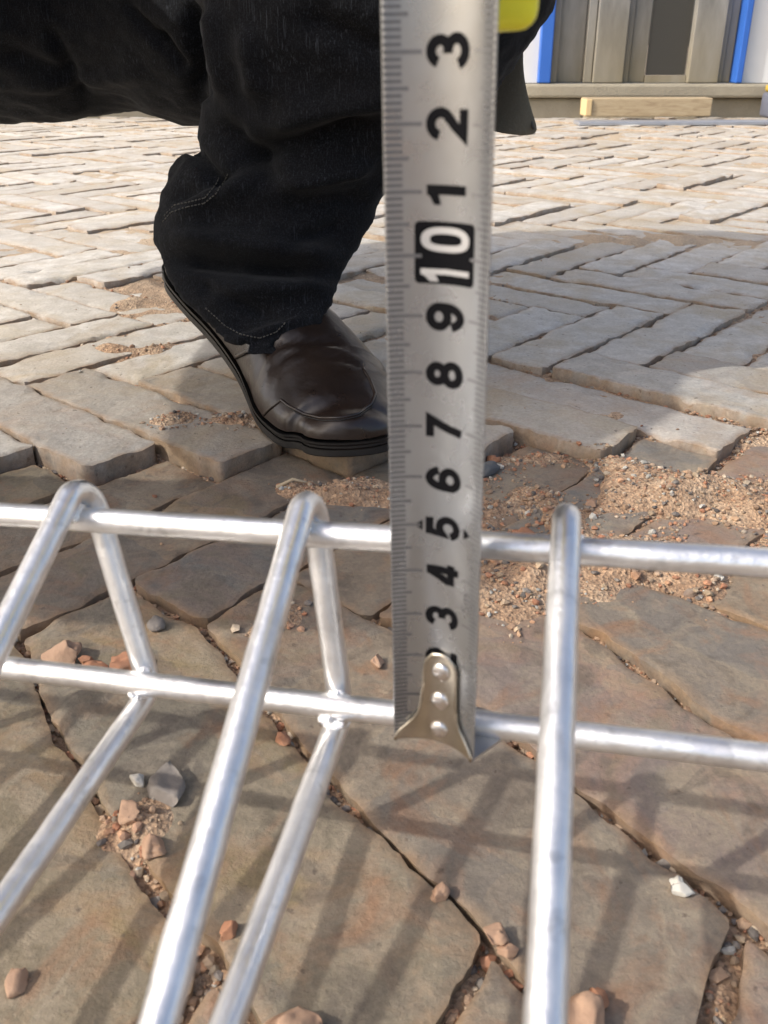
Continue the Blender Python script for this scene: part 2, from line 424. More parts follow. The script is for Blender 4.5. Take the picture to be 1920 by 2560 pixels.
def axis_pts(segs):
    out = []
    for a, b, n_ in segs:
        for i in range(n_): out.append(a + (b - a) * i / n_)
    out.append(segs[-1][1]); return out
xs = axis_pts([(-60, -6, 6), (-6, -.8, 26), (-.8, -.35, 60), (-.35, .42, 250), (.42, .9, 60), (.9, 6, 26), (6, 60, 6)])
ys = axis_pts([(-60, -4, 6), (-4, .1, 18), (.1, .72, 210), (.72, 1.2, 90), (1.2, 3.6, 90), (3.6, 80, 10)])
V = [(x, y, soil_z(x, y)) for y in ys for x in xs]; nx = len(xs)
F = [(j * nx + i, j * nx + i + 1, (j + 1) * nx + i + 1, (j + 1) * nx + i) for j in range(len(ys) - 1) for i in range(nx - 1)]
soil = mk('sandy_ground', V, F, MS); tag(soil, kind='structure')
bvh = BVHTree.FromObject(paving, bpy.context.evaluated_depsgraph_get())
def ground_z(x, y):
    h = bvh.ray_cast(Vector((x, y, .2)), Vector((0, 0, -1)))
    z = soil_z(x, y)
    return max(z, h[0].z) if h[0] is not None else z

# loose gravel in joints and on the sand
PAL = [(.33, .20, .13), (.30, .20, .13), (.36, .26, .18), (.26, .17, .11), (.38, .19, .11), (.40, .26, .16), (.30, .22, .15), (.20, .175, .15), (.42, .34, .25), (.42, .40, .35), (.32, .15, .085), (.15, .13, .115), (.36, .27, .18), (.38, .22, .13)]
V, F, C = [], [], []
rg = random.Random(5)
def grains(n, xa, xb, ya, yb, smin, smax, keep_on, joint=False):
    c = 0; t = 0
    while c < n and t < n * 60:
        t += 1; x, y = rg.uniform(xa, xb), rg.uniform(ya, yb)
        if abs(x) > y * .52 + .10: continue
        k = brick_at(x, y); lu, lv2 = k[3] * PW, k[4] * PW
        e = min(lu, NB * PW - lu, lv2, PW - lv2); sz = soil_z(x, y); top = sink(y, x)
        onm = sz > top - .0010
        if joint and e > .0030: continue
        if e > .0045 and not (onm and rg.random() < .8) and rg.random() > keep_on: continue
        r = smin + (smax - smin) * rg.random() ** 3
        z = ground_z(x, y) if (e > .0045 or onm) else max(sz, top - .0055)
        q = rock((x, y, z + r * .35), r, (rg.uniform(.8, 1.3), rg.uniform(.7, 1.1), rg.uniform(.5, .8)), rg.randint(0, 999), 1, .6)
        b = len(V); V.extend(q[0]); F.extend([tuple(i + b for i in f) for f in q[1]])
        p = rg.choice(PAL); g_ = rg.uniform(.75, 1.2); C.extend([(p[0] * g_, p[1] * g_, p[2] * g_)] * len(q[0])); c += 1
grains(4200, -.45, .55, .13, .62, .0005, .0024, .0015)
grains(3200, -.45, .55, .42, .62, .0005, .0016, .006)
grains(90, -.3, .3, .13, .50, .0022, .0034, .0, True)
grains(900, -.6, .7, .60, 1.1, .0007, .0026, .006)
grains(4200, -.30, .34, .13, .62, .0007, .0022, 0, True)
grains(1500, -.50, .60, .60, 1.0, .0007, .0022, 0, True)
gravel = mk('gravel', V, F, MG, shade=False); tag(gravel, kind='stuff', label='fine reddish and grey grit filling the joints between bricks', cat='gravel')
ca_ = gravel.data.color_attributes.new('tint', 'FLOAT_COLOR', 'POINT'); ca_.data.foreach_set('color', [q for c in C for q in (*c, 1)])

def stone(px, py, r, mat, label, name='stone', cat='stone', sq=(1, 1, .75), group=None, seed=0, facet=True, rough=.5):
    random.seed(seed + 40)
    g = G(px, py); z = ground_z(g.x, g.y); c = (g.x, g.y, z)
    r *= .72; q = rock((g.x, g.y, z + r * sq[2] * .5), r, sq, seed, 4, rough)
    if facet:                       # broken faces: pull the surface onto a few random planes
        pl = [(Vector((random.gauss(0, 1), random.gauss(0, 1), random.gauss(0, 1))).normalized(), random.uniform(.45, .8)) for _ in range(11)]
        cc0 = Vector((g.x, g.y, z + r * sq[2] * .5)); nv = []
        for v in q[0]:
            d = v - cc0
            for n_, h_ in pl:
                e = d.dot(n_) - h_ * r
                if e > 0: d -= n_ * e * .93
            nv.append(cc0 + d * (1 + .05 * N(d / r, 5, seed)))
        q = (nv, q[1])
    o = mk(name, q[0], q[1], mat, shade=True, origin=c); tag(o, label, cat, group); return o
GR = 'loose stones on the paving'
stone(150, 1605, .0115, MPink, 'largest orange brick fragment, beside the left end of the lower cross bar', 'brick_fragment', 'rubble', (1.15, .9, .8), GR, 1)
stone(205, 1612, .0050, MRed, 'small dark red chip just right of the largest orange fragment', 'brick_fragment', 'rubble', (1, 1, .8), GR, 2)
stone(300, 1625, .0100, MRed, 'flat orange-red fragment touching the far leg of the leftmost wire loop', 'brick_fragment', 'rubble', (1.4, .8, .6), GR, 3)
stone(238, 1640, .0080, MRed, 'crumbly red fragment between the other two left hand fragments', 'brick_fragment', 'rubble', (1.1, .8, .7), GR, 4)
stone(385, 1522, .0062, MGrey, 'round grey pebble lying in the joint between the left loops', 'pebble', 'pebble', (1.1, .9, .75), GR, 5, False, .2)
stone(340, 1905, .0052, MWhite, 'small angular white stone among rubble at lower left', 'pebble', 'pebble', (1, .8, .8), GR, 6)
stone(312, 2003, .0062, MPink, 'square pinkish stone under the white one at lower left', 'pebble', 'pebble', (1, .9, .8), GR, 7)
stone(375, 2065, .0072, MPink, 'round pink stone at the lower end of the rubble pocket', 'pebble', 'pebble', (1.1, .9, .75), GR, 8)
stone(410, 1925, .0150, MGrey, 'dark grey brick corner lying broken in the lower left joint', 'brick_fragment', 'rubble', (1.0, 1.3, .35), GR, 9)
stone(1715, 2175, .0048, MWhite, 'glassy white pebble in the diagonal joint at lower right', 'pebble', 'pebble', (1.5, .8, .7), GR, 10)
stone(1705, 2158, .0036, MWhite, 'smaller pale chip touching the glassy white pebble', 'pebble', 'pebble', (1, .8, .7), GR, 11)
stone(1228, 1118, .0065, MRed, 'bright orange chip at the right edge of the tape blade beside the shoe', 'brick_fragment', 'rubble', (1.1, .8, .9), GR, 12)
stone(1215, 1150, .0110, MDarkS, 'smooth dark slate-coloured pebble half hidden by the tape blade', 'pebble', 'pebble', (1.4, .8, .6), GR, 13, False, .2)
stone(1250, 1136, .0060, MWhite, 'thin pale flake leaning on the dark pebble', 'brick_fragment', 'rubble', (1.4, .5, .3), GR, 14)
stone(1312, 1315, .0150, MRed, 'large flat red-brown fragment left of the single upright wire top', 'brick_fragment', 'rubble', (1.5, .7, .35), GR, 15)
stone(700, 1795, .0058, MRed, 'orange ring-like pebble in the joint under the lower cross bar', 'pebble', 'pebble', (1.1, .9, .6), GR, 16)
stone(1245, 2285, .0056, MPink, 'salmon coloured pebble in the central diagonal joint, upper of two', 'pebble', 'pebble', (1.1, .9, .8), GR, 17)
stone(1272, 2315, .0046, MPink, 'salmon coloured pebble in the central diagonal joint, lower of two', 'pebble', 'pebble', (1.1, .9, .8), GR, 18)
stone(1105, 2185, .0052, MPink, 'pinkish flat pebble wedged in the central joint above the salmon pair', 'pebble', 'pebble', (1.2, .8, .6), GR, 19)
stone(1470, 2490, .0110, MPink, 'chunky pink fragment at the bottom right of the single upright wire', 'brick_fragment', 'rubble', (1.3, .9, .7), GR, 20)
stone(1500, 2445, .0060, MRed, 'reddish chip above the chunky pink fragment', 'brick_fragment', 'rubble', (1.1, .8, .7), GR, 21)
stone(720, 2545, .0130, MPink, 'big tan fragment cut by the bottom edge between two legs of wire', 'brick_fragment', 'rubble', (1.1, 1.3, .6), GR, 22)
stone(20, 2400, .0060, MPink, 'tan pebble in the joint at the bottom left edge', 'pebble', 'pebble', (1, 1, .7), GR, 23)
stone(568, 2270, .0045, MRed, 'orange pebble standing in the dark gap left of centre at the bottom', 'pebble', 'pebble', (.7, 1.4, .8), GR, 24)
stone(1480, 1234, .0050, MPink, 'orange-tan pebble on the sand right above the upright wire top', 'pebble', 'pebble', (1.2, .8, .7), GR, 25)
stone(1380, 1760, .0045, MWhite, 'beige chip in the joint right of the tape hook', 'pebble', 'pebble', (1.2, .8, .6), GR, 26) 
stone(940, 1612, .0055, MPink, 'pink chip touching the left edge of the tape near mark three', 'pebble', 'pebble', (.9, 1.1, .8), GR, 27)
# twig by the shoe
g1, g2 = G(690, 1184), G(772, 1187)
tw = tube([Vector((g1.x, g1.y, ground_z(g1.x, g1.y) + .0012)), (Vector((g1.x, g1.y, 0)) + Vector((g2.x, g2.y, 0))) / 2 + Vector((0, .001, ground_z(g2.x, g2.y) + .0025)), Vector((g2.x, g2.y, ground_z(g2.x, g2.y) + .001))], [.0012, .001, .0006], 6)
o = mk('twig', tw[0], tw[1], stone_mat('dry_twig', (.35, .27, .17), (.5, .42, .3)), origin=(g1.x, g1.y, 0)); tag(o, 'short dry twig lying on the grit in front of the shoe toe', 'twig')

# ------------------------------------------------------------------ welded mesh fence with a bent triangular top
WR = .0029
def vdir(px, py, s=1): return cv((px - 960), (1280 - py), FPX).normalized() * s
D = -vdir(-7047, 840)                      # along the cross bars, to the right
UB0, LB0 = P(1090, 1355, .190), P(1090, 1796, .2015)
def t_of(b0, px):
    lo, hi = -.6, .6
    for _ in range(50):
        t = (lo + hi) / 2; q = b0 + D * t - CAM; z = q.y * CT - q.z * ST
        xpx = 960 + q.x / z * FPX if z > .01 else 9999
        if xpx > px: hi = t
        else: lo = t
    return t
tl = [t_of(LB0, x) for x in (344, 832, 1385)]; tu = [t_of(UB0, x) for x in (194, 768, 1420)]
SPL = (tl[2] - tl[0]) / 2; SPU = (tu[2] - tu[0]) / 2; SP = (SPL + SPU) / 2
SPL = SPU = SP
tl0 = sum(tl) / 3; tu0 = sum(tu) / 3
print('spacing', tl, tu, SP)
LN = vdir(1512, -1285); LB = vdir(1479, -31); LF = (LB0 + D * tl0 - UB0 - D * tu0).normalized()
print('spacings', tl, tu, 'LF', LF)
fence = empty('wire_mesh_fence', (0, -.55, 0), label='galvanised welded wire mesh panel with a bent triangular top under the tape', cat='fence')
fw = wloc(fence)
nn_ = LN.cross(D).normalized(); nn_ = nn_ if nn_.y < 0 or nn_.z > 0 else -nn_
if nn_.dot(CAM - UB0) < 0: nn_ = -nn_
nf = LF.cross(D).normalized()
if nf.y < 0: nf = -nf
nb = LB.cross(D).normalized()
if nb.z > 0: nb = -nb
d2 = WR * 2 * .93
def isect(p, d, q, e):                    # closest point between lines
    w0 = p - q; a, b, c = d.dot(d), d.dot(e), e.dot(e); dd, ee = d.dot(w0), e.dot(w0); den = a * c - b * b
    return ((p + d * ((b * ee - c * dd) / den)) + (q + e * ((a * ee - b * dd) / den))) / 2
NI = range(-11, 10)
def du(i): return (tu[i + 1] - (tu0 + i * SP)) if -1 <= i <= 1 else 0
def dl(i): return (tl[i + 1] - (tl0 + i * SP)) if -1 <= i <= 1 else 0
for i in NI:
    ub, lb = UB0 + D * (tu0 + du(i) + i * SP), LB0 + D * (tl0 + dl(i) + i * SP)
    A = isect(ub + nn_ * d2 * 1.15, LN, ub + nf * d2 * 1.15, LF)
    Bp = isect(lb + nf * d2, LF, lb + nb * d2, LB)
    Kp = isect(A, LN, Bp, LB)
    if i == -11: print('K', Kp, 'A', A, 'B', Bp)
    end = Kp + Vector((-.16, -1.0, -.055)) * .9
    end.z = max(end.z, .004)
    pts = fillet([Kp + LN * .004, A, Bp, Kp, end], [0, .0058, .0075, .012, 0], 9, .0045)
    part('upright_wire', tube(pts, WR, 14, True, .05, i), MZ, fence)
jl, jr = -.62, .62
UPV = []
def bar(b0):
    pts = [b0 + D * (jl + (jr - jl) * k / 260) for k in range(261)]
    part('cross_bar', tube(pts, WR, 14, True, .05, 3), MZ, fence)
bar(UB0); bar(LB0)
i = 0
ub, lb = UB0 + D * tu0, LB0 + D * tl0
A = isect(ub + nn_ * d2, LN, ub + nf * d2, LF); Bp = isect(lb + nf * d2, LF, lb + nb * d2, LB); Kp = isect(A, LN, Bp, LB)
bar(Kp - D * tu0 + Vector((0, .002, WR * 2)))
for q in (.2, .42, .64, .86):
    b = Kp + Vector((-.16, -1.0, -.055)) * q - D * tu0 + Vector((0, 0, WR * 2)); bar(b)
# weld beads where wires meet the two front bars
for i in range(-5, 6):
    ub, lb = UB0 + D * (tu0 + du(i) + i * SP), LB0 + D * (tl0 + dl(i) + i * SP)
    for c, n2 in ((ub, nn_), (ub, nf), (lb, nf), (lb, nb)):
        random.seed(i * 7 + 3)
        q = rock(c + n2 * WR * .95, WR * (.95 if not (i == 0 and n2 is nb) else 1.35), (1.15, .9, .85), i + 20, 4, .5)
        part('weld', q, MW, fence)

# ------------------------------------------------------------------ tape measure
S0, S13 = P(1092, 1846, .1946), P(1107, 122, .1354)
AX = (S13 - S0).normalized(); print('tape axis', AX, (S13 - S0).length, S0)
YAW = R(25); RC = .0138; HW = .0097       # blade half arc width and curl radius
EUx = Vector((math.cos(YAW), -math.sin(YAW), 0)); EUx = (EUx - AX * EUx.dot(AX)).normalized(); NX = AX.cross(EUx).normalized()
if NX.y > 0: NX = -NX
def bl(s, u, off=0.0):                    # s metres up from the hook, u across in metres (-HW..HW)
    a = u / RC; r = RC - off
    back = 0
    if s > .190: back = (s - .190) ** 2 * 45
    return S0 + AX * s + EUx * (math.sin(a) * r) + NX * (RC - math.cos(a) * r - .0012) - NX * back
tape = empty('tape_measure', tuple(S0), label='steel pocket tape with silver blade and black figures, hooked on the lower cross bar', cat='tape measure')
nu, ns = 24, 110; V = []; F = []
for off in (0, -.00025):
    for j in range(ns + 1):
        for i in range(nu + 1): V.append(bl(.0 + .2 * j / ns, -HW + 2 * HW * i / nu, off))
n1_ = (nu + 1) * (ns + 1)
for j in range(ns):
    for i in range(nu):
        q = j * (nu + 1) + i; F.append((q, q + 1, q + nu + 2, q + nu + 1)); F.append((q + n1_, q + nu + 1 + n1_, q + nu + 2 + n1_, q + 1 + n1_))
    a = j * (nu + 1); F.append((a, a + nu + 1, a + nu + 1 + n1_, a + n1_)); b = a + nu; F.append((b, b + n1_, b + nu + 1 + n1_, b + nu + 1))
blade = part('blade', (V, F), MT, tape)
OFF = .00006
def patch(s0, s1, ua, ub, n_=3, off=OFF):
    V = []; F = []
    for j in range(2):
        for i in range(n_ + 1): V.append(bl((s0, s1)[j], ua + (ub - ua) * i / n_, off))
    for i in range(n_): F.append((i, i + 1, i + n_ + 2, i + n_ + 1))
    return V, F
def U(fr): return -HW + 2 * HW * fr
ticksL, ticksR = [], []
for k in range(1, 200):
    s = k * .001
    if k % 10 == 0: fl, fr_ = .31, .76; th = .00028
    elif k % 5 == 0: fl, fr_ = .205, .83; th = .00026
    else: fl, fr_ = .15, .865; th = .00026
    ticksL.append(patch(s - th, s + th, U(.004), U(fl)))
    ticksR.append(patch(s - th * .8, s + th * .8, U(fr_), U(.996)))
part('scale_marks', join(*ticksL), MInkG, blade); part('scale_marks', join(*ticksR), MInkL, blade)
def text_mesh(txt, size, bold, sx=1.0):
    cu = bpy.data.curves.new('t', 'FONT'); cu.body = txt; cu.size = size; cu.offset = bold; cu.align_x = 'CENTER'; cu.align_y = 'CENTER'; cu.resolution_u = 8
    o = bpy.data.objects.new('t', cu); col.objects.link(o); dg = bpy.context.evaluated_depsgraph_get()
    me = bpy.data.meshes.new_from_object(o.evaluated_get(dg)); bpy.data.objects.remove(o)
    bm = bmesh.new(); bm.from_mesh(me); bmesh.ops.triangulate(bm, faces=bm.faces[:])
    for _ in range(2):
        es = [e for e in bm.edges if e.calc_length() > size * .12]
        if es: bmesh.ops.subdivide_edges(bm, edges=es, cuts=2); bmesh.ops.triangulate(bm, faces=bm.faces[:])
    xs_ = [v.co.x for v in bm.verts]; ys_ = [v.co.y for v in bm.verts]
    cx, cy = (min(xs_) + max(xs_)) / 2, (min(ys_) + max(ys_)) / 2; W_, H_ = max(xs_) - min(xs_), max(ys_) - min(ys_)
    bm.verts.index_update()
    r = ([((v.co.x - cx) / W_, (v.co.y - cy) / H_) for v in bm.verts], [tuple(v.index for v in f.verts) for f in bm.faces]); bm.free(); return r
def put_text(name, txt, s, fr, w_, h_, mat, off=OFF, bold=.05):
    v, f = text_mesh(txt, 1.0, bold)      # text up = towards the left edge, text right = up the blade
    return part(name, ([bl(s + x * w_, U(fr) - y * h_, off) for x, y in v], f), mat, blade)
DH = .0068
def arc(cx, cy, rx, ry, a0, a1, n=18):
    return [(cx + rx * math.cos(R(a0 + (a1 - a0) * k / n)), cy + ry * math.sin(R(a0 + (a1 - a0) * k / n))) for k in range(n + 1)]
def sup(cx, cy, rx, ry, e=.8, n=36):
    o = []
    for k in range(n):
        g = 2 * math.pi * k / n; o.append((cx + rx * math.copysign(abs(math.cos(g)) ** e, math.cos(g)), cy + ry * math.copysign(abs(math.sin(g)) ** e, math.sin(g))))
    return o
GL = {'1': [([(.75, -3.3), (.75, 0), (.75, 3.3)], 0)], '7': [([(-1.8, 2.65), (0, 2.65), (1.55, 2.65), (.6, .9), (-.1, -.9), (-.55, -3.3)], 0)],
 '2': [(arc(0, 1.15, 1.6, 1.55, 170, -38) + [(-.2, -1.1), (-1.55, -2.68), (0, -2.68), (2.1, -2.68)], 0)],
 '3': [(arc(0, 1.32, 1.5, 1.38, 165, -70) , 0), (arc(0, -1.3, 1.7, 1.42, 100, -168), 0)],
 '4': [([(.75, -3.3), (.75, 0), (.75, 3.2)], 0), ([(.5, 2.9), (-.6, .9), (-1.75, -1.25)], 0), ([(-2.2, -1.65), (0, -1.65), (2.1, -1.65)], 0)],
 '5': [([(1.8, 2.68), (-.9, 2.68), (-1.35, .1)] + arc(0, -.95, 1.68, 1.75, 128, -165), 0)],
 '6': [(sup(0, -1.2, 1.62, 1.5, 1), 1), ([(-1.62, -1.2), (-1.62, -.4)] + arc(.05, .0, 1.67, 2.72, 172, 22), 0)],
 '8': [(sup(0, 1.42, 1.35, 1.26, 1), 1), (sup(0, -1.3, 1.62, 1.4, 1), 1)], '0': [(sup(0, 0, 1.5, 2.7, .75), 1)]}
GL['9'] = [([(-x, -y) for x, y in p], c) for p, c in GL['6']]
def ribbon(pts, hw, closed):
    n = len(pts); A_, B_ = [], []
    for i in range(n):
        a = pts[i - 1] if (i or closed) else None; b = pts[(i + 1) % n] if (i < n - 1 or closed) else None; p = pts[i]
        def nr(q, r):
            dx, dy = r[0] - q[0], r[1] - q[1]; L = math.hypot(dx, dy) or 1; return (-dy / L, dx / L)
        n1 = nr(a, p) if a else nr(p, b); n2 = nr(p, b) if b else n1
        mx, my = n1[0] + n2[0], n1[1] + n2[1]; L = math.hypot(mx, my) or 1; mx /= L; my /= L; k = hw / max(.45, mx * n1[0] + my * n1[1])
        A_.append((p[0] + mx * k, p[1] + my * k)); B_.append((p[0] - mx * k, p[1] - my * k))
    V = A_ + B_; F = [(i, (i + 1) % n, n + (i + 1) % n, n + i) for i in range(n if closed else n - 1)]
    return V, F
def put_fig(ch, s, fr, kx, ky, hw, mat, off=OFF):
    parts = [ribbon(p, hw, c) for p, c in GL[ch]]
    if ch == '1': parts.append(([(-1.5, 2.1), (-1.5, .95), (.14, 1.45), (.14, 3.3), (-.35, 2.75)], [(0, 1, 2, 3, 4)]))
    out = []
    for i, (v, f) in enumerate(parts): out.append(([bl(s + x * .001 * kx, U(fr) - y * .001 * ky, off + i * .00002) for x, y in v], f))
    return part('figure', join(*out), mat, blade)
for n_, t in ((1, '1'), (2, '2'), (3, '3'), (4, '4'), (5, '5'), (6, '6'), (7, '7'), (8, '8'), (9, '9'), (11, '1'), (12, '2'), (13, '3'), (14, '4'), (15, '5'), (16, '6')):
    put_fig(t, n_ * .01 + (0 if t != '1' else -.0004), .525, 1.02, 1.03, .74, MInk)
bx_ = []
hs, hu, rc = .0050, .0054, .0008
V = []; F = []; nI, nJ = 20, 20
for j in range(nJ + 1):
    for i in range(nI + 1):
        x, y = (i / nI * 2 - 1) * hs, (j / nJ * 2 - 1) * hu
        ax, ay = (abs(x) - hs + rc) / rc, (abs(y) - hu + rc) / rc
        if ax > 0 and ay > 0:
            mm, nn = max(ax, ay), math.hypot(ax, ay); x = math.copysign(hs - rc + ax * mm / nn * rc, x); y = math.copysign(hu - rc + ay * mm / nn * rc, y)
        V.append(bl(.1005 + x, U(.525) + y, OFF))
for j in range(nJ):
    for i in range(nI): q = j * (nI + 1) + i; F.append((q, q + nI + 1, q + nI + 2, q + 1))
part('figure_box', (V, F), MInk, blade)
put_fig('1', .0970, .525, .72, 1.33, .62, MPrW, OFF * 2.2); put_fig('0', .1027, .525, .96, 1.33, .56, MPrW, OFF * 2.2)
def tri(s, fr, dirn):
    return [bl(s - .0011, U(fr), OFF), bl(s + .0011, U(fr), OFF), bl(s, U(fr + .085 * dirn), OFF)]
part('arrow_mark', (tri(.05, .315, -1), [(0, 1, 2)]), MInk, blade); part('arrow_mark', (tri(.05, .755, 1), [(0, 1, 2)]), MInk, blade)
put_text('length_mark', '5m', .0352, .80, .0042, .0021, MInkG, OFF, .0)
# end hook traced as the flat plate it is: (x,y) in enlarged blade pixels
prof = [(520, 1200), (528, 1140), (560, 1092), (625, 1068), (690, 1085), (735, 1140), (752, 1220), (765, 1400), (776, 1560), (790, 1700), (815, 1790), (858, 1870), (895, 1930)]
# outline by (s, frac): left and right edges symmetrical about .56
def hk(side):
    return [(.0213, .0), (.0209, .10), (.0196, .165), (.0178, .19), (.0140, .195), (.0090, .21), (.0060, .235), (.0042, .28), (.0026, .36), (.0012, .44), (-.0002, .49)]
rows = []
for s, hf in hk(1): rows.append((s, hf))
rows.append((-.0012, .497)); V = []; F = []; nn2 = 16
import itertools
def hookgrid(off):
    out = []
    for s, hf in rows:
        for k in range(nn2 + 1):
            c = k / nn2 * 2 - 1; fr = .50 + .03 * smooth(.0, .02, s) + hf * c
            sink_ = 0
            if s < .004: sink_ = -(.004 - s) * .0
            # plate stays a little flatter than the blade in its middle
            out.append(bl(s, U(fr), off))
    return out
V = hookgrid(.0007) + hookgrid(.0001); nr = len(rows); q2 = nr * (nn2 + 1)
for j in range(nr - 1):
    for k in range(nn2):
        q = j * (nn2 + 1) + k; F.append((q, q + nn2 + 1, q + nn2 + 2, q + 1)); F.append((q + q2, q + 1 + q2, q + nn2 + 2 + q2, q + nn2 + 1 + q2))
    a = j * (nn2 + 1); F.append((a, a + q2, a + nn2 + 1 + q2, a + nn2 + 1)); b = a + nn2; F.append((b, b + nn2 + 1, b + nn2 + 1 + q2, b + q2))
hook = part('end_hook', (V, F), MH, tape)
# raised rim on the hook plate
rimp = [bl(s, U(.50 + .03 * smooth(0, .02, s) - hf), .0006) for s, hf in reversed(rows)] + [bl(s, U(.50 + .03 * smooth(0, .02, s) + hf), .0006) for s, hf in rows[1:]]
part('rim', tube(rimp, .00035, 8), MH, hook)
for s, fr in ((.0172, .535), (.0098, .525), (.0022, .52)):
    c = bl(s, U(fr), .0008); nrm = (bl(s, U(fr), .002) - c).normalized(); a1 = AX; a2 = AX.cross(nrm).normalized(); V = []; F = []
    for j in range(7):
        an = j / 6 * math.pi / 2
        for k in range(20):
            g = 2 * math.pi * k / 20; rr_ = .0021 * math.cos(an); V.append(c + (a1 * math.cos(g) + a2 * math.sin(g)) * rr_ + nrm * (.0009 * math.sin(an)))
    for j in range(6):
        for k in range(20): F.append((j * 20 + k, j * 20 + (k + 1) % 20, (j + 1) * 20 + (k + 1) % 20, (j + 1) * 20 + k))
    part('rivet', (V, F), MRiv, hook)
# bent lip reaching back under the cross bar
V = []; F = []
for dz in (0, -.0007):
    for j in range(9):
        for k in range(17):
            p = bl(-.0012, U(.02 + .96 * k / 16), 0) + AX * dz; tap = 1 - .35 * (j / 8) ** 2
            V.append(p - NX * (.0135 * j / 8) + EUx * (.0055 * j / 8))
m1 = 9 * 17
for j in range(8):
    for k in range(16): q = j * 17 + k; F.append((q, q + 1, q + 18, q + 17)); F.append((q + m1, q + 17 + m1, q + 18 + m1, q + 1 + m1))
for j in range(8): F.append((j * 17, j * 17 + 17, j * 17 + 17 + m1, j * 17 + m1)); b = j * 17 + 16; F.append((b, b + m1, b + 17 + m1, b + 17))
F.append(tuple([8 * 17 + k for k in range(17)] + [8 * 17 + k + m1 for k in range(16, -1, -1)]))
part('lip', (V, F), MLip, hook, shade=False)
case = part('case', box((.0045, .1585, .2315), (.0238, .222, .300), .003, 0, 4), MY, tape)
part('grip', box((.0030, .1640, .252), (.0254, .2245, .304), .005, 0, 3), MRub, case)

# ------------------------------------------------------------------ crouching person
PB = Vector((-.09, .68, 0))
def blend(vfs, voxel, name, mat, parent=None, sm=6, disp=None):
    V, F = join(*vfs); me = bpy.data.meshes.new(name); me.from_pydata([tuple(v) for v in V], [], F); me.validate()
    o = bpy.data.objects.new(name, me); col.objects.link(o)
    bm = bmesh.new(); bm.from_mesh(me); bmesh.ops.recalc_face_normals(bm, faces=bm.faces[:]); bm.to_mesh(me); bm.free()
    md = o.modifiers.new('r', 'REMESH'); md.mode = 'VOXEL'; md.voxel_size = voxel
    ms = o.modifiers.new('s', 'SMOOTH'); ms.factor = .5; ms.iterations = sm
    dg = bpy.context.evaluated_depsgraph_get(); m2 = bpy.data.meshes.new_from_object(o.evaluated_get(dg)); bpy.data.objects.remove(o)
    if disp:
        m2.update(); nrm = [v.normal.copy() for v in m2.vertices]
        for v, n_ in zip(m2.vertices, nrm): v.co += n_ * disp(v.co.copy(), n_)
    b = wloc(parent) if parent else PB
    for v in m2.vertices: v.co -= b
    m2.materials.clear(); m2.materials.append(mat); m2.polygons.foreach_set('use_smooth', [True] * len(m2.polygons)); m2.update(); m2.name = name
    q = bpy.data.objects.new(name, m2); col.objects.link(q)
    if parent: q.parent = parent
    else: q.location = PB
    return q
def capsule(pts, rs, seg=20):                    # closed rounded limb
    P_, R_ = [], []
    pts = [Vector(p) for p in pts]
    # Catmull subdivision
    for i in range(len(pts) - 1):
        p0, p1, p2, p3 = pts[max(i - 1, 0)], pts[i], pts[i + 1], pts[min(i + 2, len(pts) - 1)]
        for k in range(6):
            t = k / 6; P_.append(.5 * ((2 * p1) + (p2 - p0) * t + (2 * p0 - 5 * p1 + 4 * p2 - p3) * t * t + (3 * p1 - p0 - 3 * p2 + p3) * t ** 3))
            tt = t * t * (3 - 2 * t); R_.append(rs[i] * (1 - tt) + rs[i + 1] * tt)
    P_.append(pts[-1]); R_.append(rs[-1])
    t0 = (P_[0] - P_[1]).normalized(); t1 = (P_[-1] - P_[-2]).normalized()
    A_ = [(P_[0] + t0 * R_[0] * math.sin(a), R_[0] * math.cos(a)) for a in (1.45, 1.0, .5)]
    B_ = [(P_[-1] + t1 * R_[-1] * math.sin(a), R_[-1] * math.cos(a)) for a in (.5, 1.0, 1.45)]
    allp = A_ + list(zip(P_, R_)) + B_
    return tube([a for a, _ in allp], [b for _, b in allp], seg)
# joints
ank1 = Vector((-.125, .705, .10)); knee1 = Vector((.06, .60, .43)); hip1 = Vector((-.22, .93, .36))
ank2 = Vector((-.60, .41, .10)); knee2 = Vector((-.54, .23, .46)); hip2 = Vector((-.42, .93, .36))
pel = Vector((-.32, .97, .36)); chest = Vector((-.27, .80, .74)); neck = Vector((-.25, .74, .90)); head = Vector((-.235, .70, 1.0))
sh1 = Vector((-.09, .80, .82)); el1 = Vector((.02, .52, .60)); wr1 = Vector((.035, .285, .36))
sh2 = Vector((-.44, .74, .82)); el2 = Vector((-.52, .48, .62)); wr2 = Vector((-.46, .36, .50))
body = []
body.append(capsule([pel, (pel + chest) / 2, chest], [.125, .13, .135])); body.append(capsule([chest, neck, neck + Vector((0, -.01, .04))], [.09, .055, .055]))
for a, b, c, e in ((hip1, knee1, ank1, 1), (hip2, knee2, ank2, 1)):
    body.append(capsule([pel.lerp(a, .6), a.lerp(b, .4), b], [.075, .055, .038])); body.append(capsule([b, b.lerp(c, .3), c], [.034, .036, .026]))
body.append(capsule([ank1, Vector((-.075, .64, .042)), Vector((-.04, .575, .024))], [.026, .020, .012])); body.append(capsule([ank2, ank2 + Vector((.015, -.03, -.045)), ank2 + Vector((.032, -.10, -.068))], [.028, .022, .012]))
for a, b, c in ((sh1, el1, wr1), (sh2, el2, wr2)):
    body.append(capsule([chest.lerp(a, .5) + Vector((0, 0, .03)), a, b], [.06, .055, .042])); body.append(capsule([b, b.lerp(c, .4), c], [.042, .038, .026]))
body.append(capsule([head + Vector((0, .01, .03)), head + Vector((0, -.005, -.01)), head + Vector((0, -.025, -.07))], [.085, .08, .045]))
body.append(capsule([head + Vector((0, -.085, .0)), head + Vector((0, -.105, -.025))], [.010, .015], 10))     # nose
